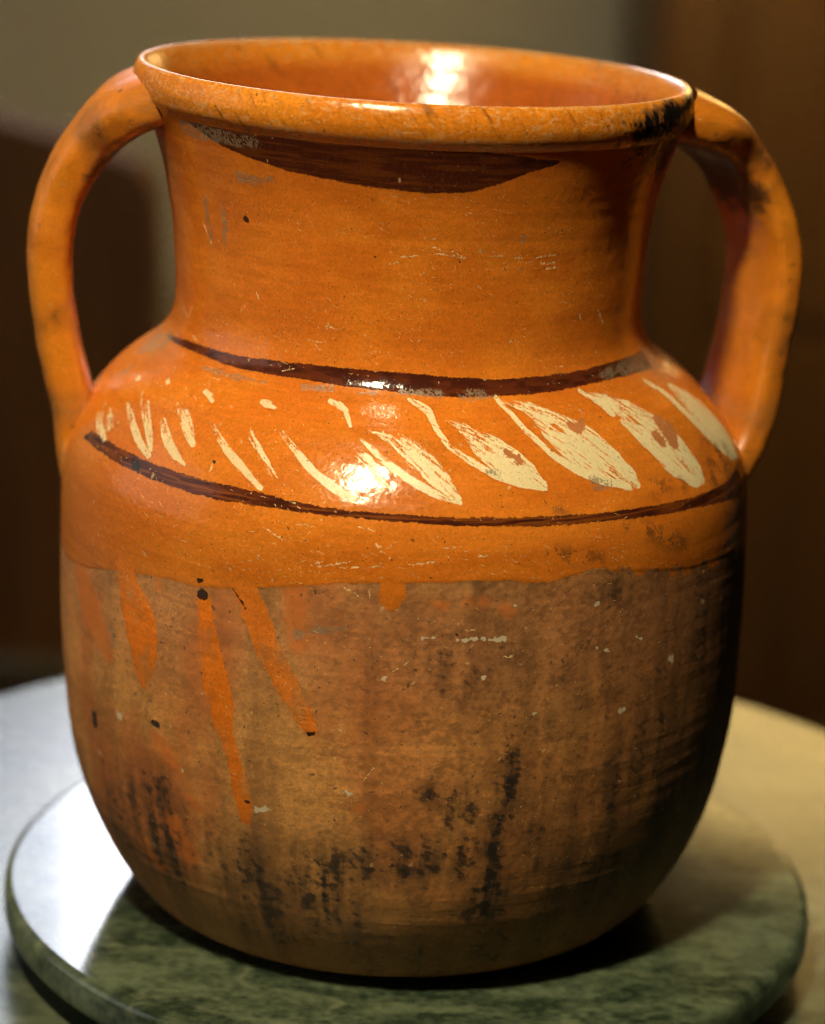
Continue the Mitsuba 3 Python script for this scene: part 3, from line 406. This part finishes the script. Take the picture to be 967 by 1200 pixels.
def jar_color(p, n, uv):
    M, q = paint(uv)
    x, y, th, s, f1, grit = q['x'], q['y'], q['th'], q['s'], q['f1'], q['grit']
    big = fbm(x * 34, y * 34, 3.0, 4)
    # raw clay, smoked towards the right and the foot
    clay = mix((.54, .222, .058), (.70, .335, .096), smoothstep(.3, .7, big))
    clay = mix(clay, (.50, .205, .085), smoothstep(.035, .0, dr.abs(s - .196)) * .55)
    clay = clay * (.86 + .28 * q['hg']) * (.74 + .52 * q['grit'])
    smear = fbm(x * 150 + f1 * .6, y * 9, 33.0, 4)
    smoke = smoothstep(.0, .95, th + (big - .5) * .9) * .62 + smoothstep(.40, .80, smear) * .42 + smoothstep(.42, .85, big) * .25
    clay = mix(clay, (.125, .052, .018), dr.clip(smoke, 0, .85))
    clay = mix(clay, (.50, .145, .035), smoothstep(.46, .72, fbm(x * 60 + 7, y * 22, 41.0, 4)) * smoothstep(.45, -.5, th) * .7)
    xr2, yr2 = .9 * x + .43 * y, -.43 * x + .9 * y
    mot = .55 * fbm(xr2 * 700, yr2 * 900, 71.0, 4) + .45 * fbm(x * 140, y * 190, 73.0, 4)
    clay = mix(clay, (.13, .052, .018), smoothstep(.36, .74, mot) * (.34 + .30 * smoothstep(-.6, .5, th)))
    clay = mix(clay, (.045, .026, .014), dr.clip(M['haze'] * 1.05, 0, .92))
    clay = mix(clay, (.27, .125, .042), smoothstep(.125, .092, s + f1 * .02) * .45)
    clay = mix(clay, (.62, .165, .022), M['faint'] * .62)
    # orange lead glaze
    gl = mix((.590, .158, .014), (.665, .198, .018), smoothstep(.3, .7, fbm(x * 55, y * 120, 8.0, 4)))
    gl = mix(gl, (.61, .155, .016), smoothstep(.55, .75, fbm(x * 24 + 5, y * 30, 2.0, 3)) * .5)
    gl = gl * (.92 + .16 * q['hg'])
    drp = mi.Color3f(.74, .185, .012)
    gl = gl * (.83 + .34 * q['grit']) * (.95 + .10 * noise(x * 3800, y * 3800, 15.0))
    low = smoothstep(.206, .196, s)
    c = mix(clay, mix(gl, drp * (.74 + .4 * grit + .2 * q['hg']), M['drip'] * low), M['glaze'] * (1 - low * (.04 + .22 * smoothstep(.5, .7, big))))
    brown = mix((.055, .012, .006), (.105, .023, .008), smoothstep(.35, .7, fbm(x * 160, y * 700, 1.0, 3)))
    streak_c = fbm(x * 70, y * 1100, 61.0, 3)
    c = mix(c, brown, M['band'] * (1 - .35 * M['bandthin']))
    c = mix(c, mix((.040, .009, .006), (.075, .016, .007), grit), M['crescent'] * (.90 + .08 * smoothstep(.3, .6, streak_c)))
    cream = mix((.74, .62, .34), (.84, .74, .46), grit)
    c = mix(c, cream, M['leaf'] * (.82 + .14 * smoothstep(-.5, .2, th)))
    c = mix(c, (.42, .17, .07), M['chip'] * .75)
    c = mix(c, (.22, .17, .11), M['grey'] * .75)
    c = mix(c, (.014, .011, .009), M['soot'] * .94)
    c = mix(c, (.06, .030, .014), M['burn'] * .72)
    # wear: scratches, pinholes, flaked spots
    gz = M['glaze']
    clus = smoothstep(.50, .72, fbm(x * 70 + 31, y * 110, 14.0, 3))
    hot = smoothstep(.010, .001, dr.abs(s - .2165 - f1 * .006)) * smoothstep(-.75, -.2, th) * smoothstep(.75, .3, th)
    hot = dr.maximum(hot, smoothstep(.008, .001, dr.abs(s - .298 - f1 * .006)) * smoothstep(.0, .1, th) * smoothstep(.75, .6, th))
    ds = (.03 + .5 * clus + .5 * hot) * (.35 + .65 * gz)
    sc = dr.maximum(flecks(x, y, .0036, .0020, ds, .0010, .13, 1, 2.2), flecks(x + .002, y + .001, .0052, .0030, ds * .7, .0016, .08, 2, 1.2))
    sc = dr.maximum(sc, flecks(x + .001, y + .003, .0022, .0022, (.10 + .5 * clus) * (.4 + .6 * gz), .0005, .35, 9)) * smoothstep(.30, .55, grit)
    sp = dr.maximum(flecks(x, y, .0050, .0050, .10, .0007, .7, 3), flecks(x, y, .011, .011, .13, .0013, .6, 4))
    c = mix(c, (.78, .56, .28), dr.clip(sc * .75 * (1 - .8 * M['crescent']), 0, 1))
    c = mix(c, (.82, .62, .32), M['scr'] * smoothstep(.25, .6, grit) * .85)
    c = mix(c, (.66, .42, .20), dr.clip(sp * .55, 0, 1))
    dk = dr.maximum(dr.maximum(flecks(x, y, .0016, .0016, .20, .00022, .8, 5), flecks(x, y, .0031, .0031, .22, .00036, .7, 11)), flecks(x, y, .0080, .0080, .16, .0006, .6, 6))
    dk = dr.maximum(dk, flecks(x, y, .0045, .0045, .22 * (1 - gz), .0010, .5, 7))
    c = mix(c, (.10, .05, .025), dr.clip(dk * .75, 0, 1))
    c = mix(c, (.66, .58, .42), M['pale'] * .8)
    c = mix(c, (.012, .010, .008), M['black'] * .95)
    # dull dust where the shoulder meets neck and handles
    dust = smoothstep(.010, .0, dr.abs(s - .262)) * smoothstep(.95, 1.35, dr.abs(th)) * .45
    c = mix(c, (.36, .27, .19), dust * smoothstep(.3, .6, grit))
    return c


def jar_rough(p, n, uv):
    M, q = paint(uv)
    r = .62 - (.62 - .12 - .14 * q['grit']) * M['glaze']
    r = r - .07 * M['band'] - .05 * M['crescent']
    r = dr.maximum(r, .42 * M['leaf']) + .3 * M['grey'] + .2 * M['burn']
    return dr.clip(r, .08, .9)


def jar_bump(p, n, uv):
    x, y = mi.Float(uv.x) * RU, mi.Float(uv.y)
    g = smoothstep(.199, .209, y)
    peel = fbm(x * 330, y * 330, 1.0, 3) * .00007 + noise(x * 900, y * 900, 2.0) * .000026 + noise(x * 1900, y * 1900, 6.0) * .000012
    raw = fbm(x * 130, y * 1500, 3.0, 3) * .00008 + noise(x * 2200, y * 2200, 4.0) * .00003
    pit = dr.maximum(flecks(x, y, .0050, .0050, .10, .0007, .7, 3), flecks(x, y, .0080, .0080, .16, .0006, .6, 6))
    leaf_lines = noise(x * 420, y * 420, 7.0) * .00002
    th = mi.Float(uv.x)
    edge = smoothstep(-.0007, .0007, y - lerp1(th, MARKS['glz']))
    run = mi.Float(1.0)
    for k in MARKS['drip']:
        run = dr.minimum(run, seg_d(x, y, k))
    thick = dr.maximum(edge, smoothstep(.0005, -.0016, run)) * .00013
    return raw * (1 - g) + peel * g + leaf_lines - pit * .00006 + thick


bsdf('m_jar', {'type': 'twosided', 'b': {'type': 'bumpmap', 'scale': 1.0, 't': mikit.proc(jar_bump, eps=1.2e-4),
     'b': {'type': 'principled', 'base_color': mikit.proc(jar_color), 'roughness': mikit.proc(jar_rough), 'specular': .55}}})


def rim_color(p, n, uv):
    th, s = mi.Float(uv.x), mi.Float(uv.y)
    x, y = th * .08, s
    f1 = fbm(x * 260, y * 260, 1.0, 3) - .5
    grit = fbm(x * 1500, y * 1500, 2.0, 3)
    gl = mix((.58, .18, .013), (.66, .225, .016), smoothstep(.3, .7, fbm(x * 55, y * 120, 8.0, 4)))
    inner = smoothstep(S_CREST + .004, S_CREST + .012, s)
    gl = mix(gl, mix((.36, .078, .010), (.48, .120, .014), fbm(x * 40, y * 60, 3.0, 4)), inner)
    wear = smoothstep(.0024, .0004, dr.abs(s - S_CREST - .0003) + f1 * .003)
    c = mix(gl, (.55, .33, .15), wear * smoothstep(.42, .58, grit) * .85)
    gl2 = fbm(x * 620 + 3, y * 1100, 6.0, 4)
    c = c * (.74 + .52 * grit)
    wear2 = smoothstep(.60, .70, gl2 + .06 * grit) * (1 - inner)
    c = mix(c, (.66, .40, .18), wear2 * .34)
    sp = dr.maximum(flecks(x, y, .0030, .0022, .30, .0007, .45, 3), flecks(x, y, .009, .006, .16, .0014, .5, 4)) * (1 - inner)
    c = mix(c, (.70, .44, .20), sp * .5 * smoothstep(.3, .6, grit))
    gy = smoothstep(.0026, .0008, dr.abs(s - S_STEP - .0022)) * smoothstep(.5, .62, grit) * (1 - inner)
    c = mix(c, (.30, .20, .11), gy * .7)
    dk = dr.maximum(flecks(x, y, .0026, .0026, .22, .0004, .8, 5), flecks(x, y, .010, .010, .2, .0008, .7, 8))
    c = mix(c, (.10, .05, .02), dk * .7)
    # broken, blackened place in front of the right handle
    hole = smoothstep(.46, .16, dr.abs(th - 1.22 + f1 * .5)) * smoothstep(S_CREST + .000, S_CREST - .005, s + f1 * .006)
    rag = fbm(x * 500 + y * 300, y * 160, 5.0, 3)
    c = mix(c, (.22, .09, .03), smoothstep(.05, .5, hole) * .75)
    return mix(c, (.012, .009, .007), smoothstep(.36, .62, rag * .55 + hole * .42))


def rim_rough(p, n, uv):
    x, y = mi.Float(uv.x) * .08, mi.Float(uv.y)
    return .16 + .20 * fbm(x * 300, y * 300, 2.0, 3) - .05 * smoothstep(S_CREST + .003, S_CREST + .010, y)


def rim_bump(p, n, uv):
    x, y, th = mi.Float(uv.x) * .08, mi.Float(uv.y), mi.Float(uv.x)
    hole = smoothstep(.27, .12, dr.abs(th - 1.13)) * smoothstep(S_CREST + .001, S_CREST - .003, y)
    return fbm(x * 360, y * 360, 1.0, 3) * .00012 + noise(x * 1500, y * 1500, 2.0) * .00002 + hole * fbm(x * 500 + y * 300, y * 160, 5.0, 3) * .0012


bsdf('m_rim', {'type': 'twosided', 'b': {'type': 'bumpmap', 'scale': 1.0, 't': mikit.proc(rim_bump, eps=1.2e-4),
     'b': {'type': 'principled', 'base_color': mikit.proc(rim_color), 'roughness': mikit.proc(rim_rough), 'specular': .45}}})

m1, uv1 = jar_sheet(0, I_STEP + 1)
put('clay_jar__body', m1, 'm_jar', smooth=True, uv=uv1)
m2, uv2 = jar_sheet(I_STEP, len(prof))
put('clay_jar__rim', m2, 'm_rim', smooth=True, uv=uv2, label='glazed rim, worn pale along its crest and blackened at the right')


def handle_color(p, n, uv):
    u, v = mi.Float(uv.x), mi.Float(uv.y)          # u round the strap (0..1), v metres along it
    side = smoothstep(0, .01, p.x)                 # which of the two straps
    grit = fbm(p.x * 1500, p.y * 1500, p.z * 1500, 3)
    f1 = fbm(p.x * 220, p.y * 220, p.z * 220, 3)
    c = mix((.58, .18, .013), (.67, .225, .016), smoothstep(.3, .7, fbm(p.x * 60, p.y * 60, p.z * 60, 4)))
    c = mix(c, (.50, .14, .02), smoothstep(.55, .8, fbm(p.x * 90, p.y * 90, p.z * 90, 4)) * .5)
    c = c * (.80 + .4 * grit)
    x, y = u * .04, v
    c = mix(c, (.76, .50, .25), dr.maximum(flecks(x, y, .004, .004, .22, .0007, .5, 3), flecks(x, y, .012, .012, .15, .0012, .5, 4)) * smoothstep(.3, .6, grit) * .6)
    c = mix(c, (.10, .05, .02), dr.maximum(flecks(x, y, .004, .004, .2, .0006, .7, 5), flecks(x, y, .011, .011, .15, .0014, .5, 6)) * .7)
    z = p.z - Z0
    # soot inside the upper bend and rubbed into the inner edges
    innerface = smoothstep(.33, .12, dr.abs(u - .5))
    so = smoothstep(.196, .222, z) * smoothstep(.246, .236, z) * innerface
    so = so * dr.select(p.x > 0, 1.0, .85)
    big = fbm(p.x * 70 + 3, p.y * 70, p.z * 45, 4)
    edge = smoothstep(.10, .02, dr.abs(dr.abs(u - .5) - .27)) * smoothstep(.45, .7, big) * .55
    grime = smoothstep(.008, .0, dr.abs(z - .151)) * .5 + smoothstep(.012, .004, dr.abs(z - .236)) * smoothstep(.45, .65, big) * .4
    c = mix(c, (.30, .095, .018), smoothstep(.48, .70, big) * .45)
    c = mix(c, (.20, .12, .065), dr.clip(grime, 0, 1) * smoothstep(.35, .6, grit))
    t = dr.maximum(so, edge)
    return mix(c, (.035, .024, .015), smoothstep(.40, .66, t * .5 + (f1 * .55 + grit * .45 - .25) * .8) * .9)


bsdf('m_handle', {'type': 'twosided', 'b': {'type': 'bumpmap', 'scale': 1.0,
     't': mikit.proc(lambda p, n, uv: fbm(p.x * 300, p.y * 300, p.z * 300, 3) * .00014 + noise(p.x * 1200, p.y * 1200, p.z * 1200) * .000015, eps=1.5e-4),
     'b': {'type': 'principled', 'base_color': mikit.proc(handle_color), 'roughness': mikit.proc(lambda p, n, uv: .22 + .22 * fbm(p.x * 250, p.y * 250, p.z * 250, 3)), 'specular': .55}}})


def strap(line, az, twist, ab):
    """A pulled clay strap: super-elliptic section swept along the centre line; ab = (half thickness, half width) at 0..1 along it."""
    import meshkit
    P = np.array(line, float)
    t = np.concatenate([[0], np.cumsum(np.linalg.norm(np.diff(P, axis=0), axis=1))])
    n = 150
    tt = np.linspace(0, t[-1], n)
    Cc = PchipInterpolator(t, P)(tt)
    for _ in range(60):
        Cc[1:-1] = .5 * Cc[1:-1] + .25 * (Cc[:-2] + Cc[2:])
    tg = np.gradient(Cc, axis=0); tg /= np.linalg.norm(tg, axis=1, keepdims=True)
    q = np.clip(tt / t[-1], 0, 1)
    a2 = az + twist * np.clip(np.minimum(q / .28, (1 - q) / .2), 0, 1)
    wd = np.stack([-np.sin(a2), np.cos(a2), 0 * a2], 1)
    w = wd - (tg * wd).sum(1, keepdims=True) * tg
    w /= np.linalg.norm(w, axis=1, keepdims=True)
    nn = np.cross(tg, w)
    if nn[n // 2] @ np.array([math.cos(az), math.sin(az), 0]) < 0:
        nn = -nn                                   # outward
    k = np.array([q[0] for q in ab]); A = np.interp(tt / t[-1], k, [q[1] for q in ab]); B = np.interp(tt / t[-1], k, [q[2] for q in ab])
    for _ in range(8):
        A[1:-1] = .5 * A[1:-1] + .25 * (A[:-2] + A[2:]); B[1:-1] = .5 * B[1:-1] + .25 * (B[:-2] + B[2:])
    m = 72
    ph = np.linspace(0, 2 * math.pi, m + 1)
    ex = 2 / 3.0
    cx = np.sign(np.cos(ph)) * np.abs(np.cos(ph)) ** ex; cw = np.sign(np.sin(ph)) * np.abs(np.sin(ph)) ** ex
    hollow = -.10 * (1 - np.abs(cw) ** 2)          # the faces are a little hollow between thicker edges
    cx = cx * (1 + hollow)
    V = Cc[:, None] + nn[:, None] * (A[:, None] * cx[None])[..., None] + w[:, None] * (B[:, None] * cw[None])[..., None]
    e0 = np.clip(1 - q / .20, 0, 1) ** 1.2; e1 = np.clip((q - .80) / .20, 0, 1) ** 1.2
    curl = (e0 / (2 * .079) + e1 / (2 * .10))[:, None] * (B[:, None] * cw[None]) ** 2
    V = V - np.array([math.cos(az), math.sin(az), 0]) * curl[..., None]
    lump = (meshkit.fbm(V * 75, 3, 4) - .5) * .0015 + (meshkit.fbm(V * 210, 3, 8) - .5) * .0004
    ctr = V - Cc[:, None]
    V = V + ctr / np.maximum(np.linalg.norm(ctr, axis=-1, keepdims=True), 1e-6) * lump[..., None]
    V[..., 2] += Z0 + .0006
    i = np.arange(n * (m + 1)).reshape(n, m + 1)
    F = np.concatenate([np.stack([i[:-1, :-1], i[1:, :-1], i[1:, 1:]], -1).reshape(-1, 3), np.stack([i[:-1, :-1], i[1:, 1:], i[:-1, 1:]], -1).reshape(-1, 3)])
    uv = np.stack([np.broadcast_to(ph[None] / (2 * math.pi), (n, m + 1)), np.broadcast_to(tt[:, None], (n, m + 1))], -1).reshape(-1, 2)
    # closed seam: share normals by averaging is left to the dense mesh
    return trimesh.Trimesh(V.reshape(-1, 3), F, process=False), uv


LEFT = [[-.0802, -.0093, .2404], [-.0838, -.0097, .2393], [-.0880, -.0100, .2362], [-.0927, -.0103, .2310], [-.0985, -.0106, .2232], [-.104, -.0109, .2138], [-.1071, -.011, .204], [-.1081, -.0111, .1925],
        [-.1076, -.0111, .1824], [-.1061, -.011, .171], [-.1038, -.0109, .1596], [-.101, -.0107, .1493], [-.0991, -.0106, .1389], [-.0975, -.0105, .1298], [-.0960, -.0104, .122]]
RIGHT = [[.0735, .0122, .2390], [.0790, .0130, .2374], [.0852, .0145, .2322], [.0912, .0160, .2250], [.0968, .0172, .2160], [.1010, .0181, .2065], [.1034, .0187, .1968], [.1034, .0187, .186],
         [.1020, .0184, .1725], [.1002, .0180, .1590], [.0980, .0177, .1463], [.0945, .0176, .1365], [.0890, .0174, .130]]
mL, uL = strap(LEFT, math.radians(183), math.radians(6), [(0, .0085, .032), (.07, .0086, .029), (.16, .0080, .0190), (.3, .0072, .0150), (.7, .0070, .0146), (.86, .0078, .0165), (.94, .0080, .022), (1, .0060, .030)])
put('clay_jar__handle', mL, 'm_handle', smooth=True, uv=uL)
mR, uR = strap(RIGHT, math.radians(13), math.radians(12), [(0, .0090, .034), (.07, .0084, .029), (.16, .0074, .0195), (.3, .0064, .0170), (.7, .0062, .0168), (.86, .0072, .0180), (.94, .0076, .023), (1, .0060, .030)])
put('clay_jar__handle_001', mR, 'm_handle', smooth=True, uv=uR)
tag('clay_jar', 'two-handled orange glazed clay jar with brown bands and cream leaves, its raw foot sooty', 'jar')
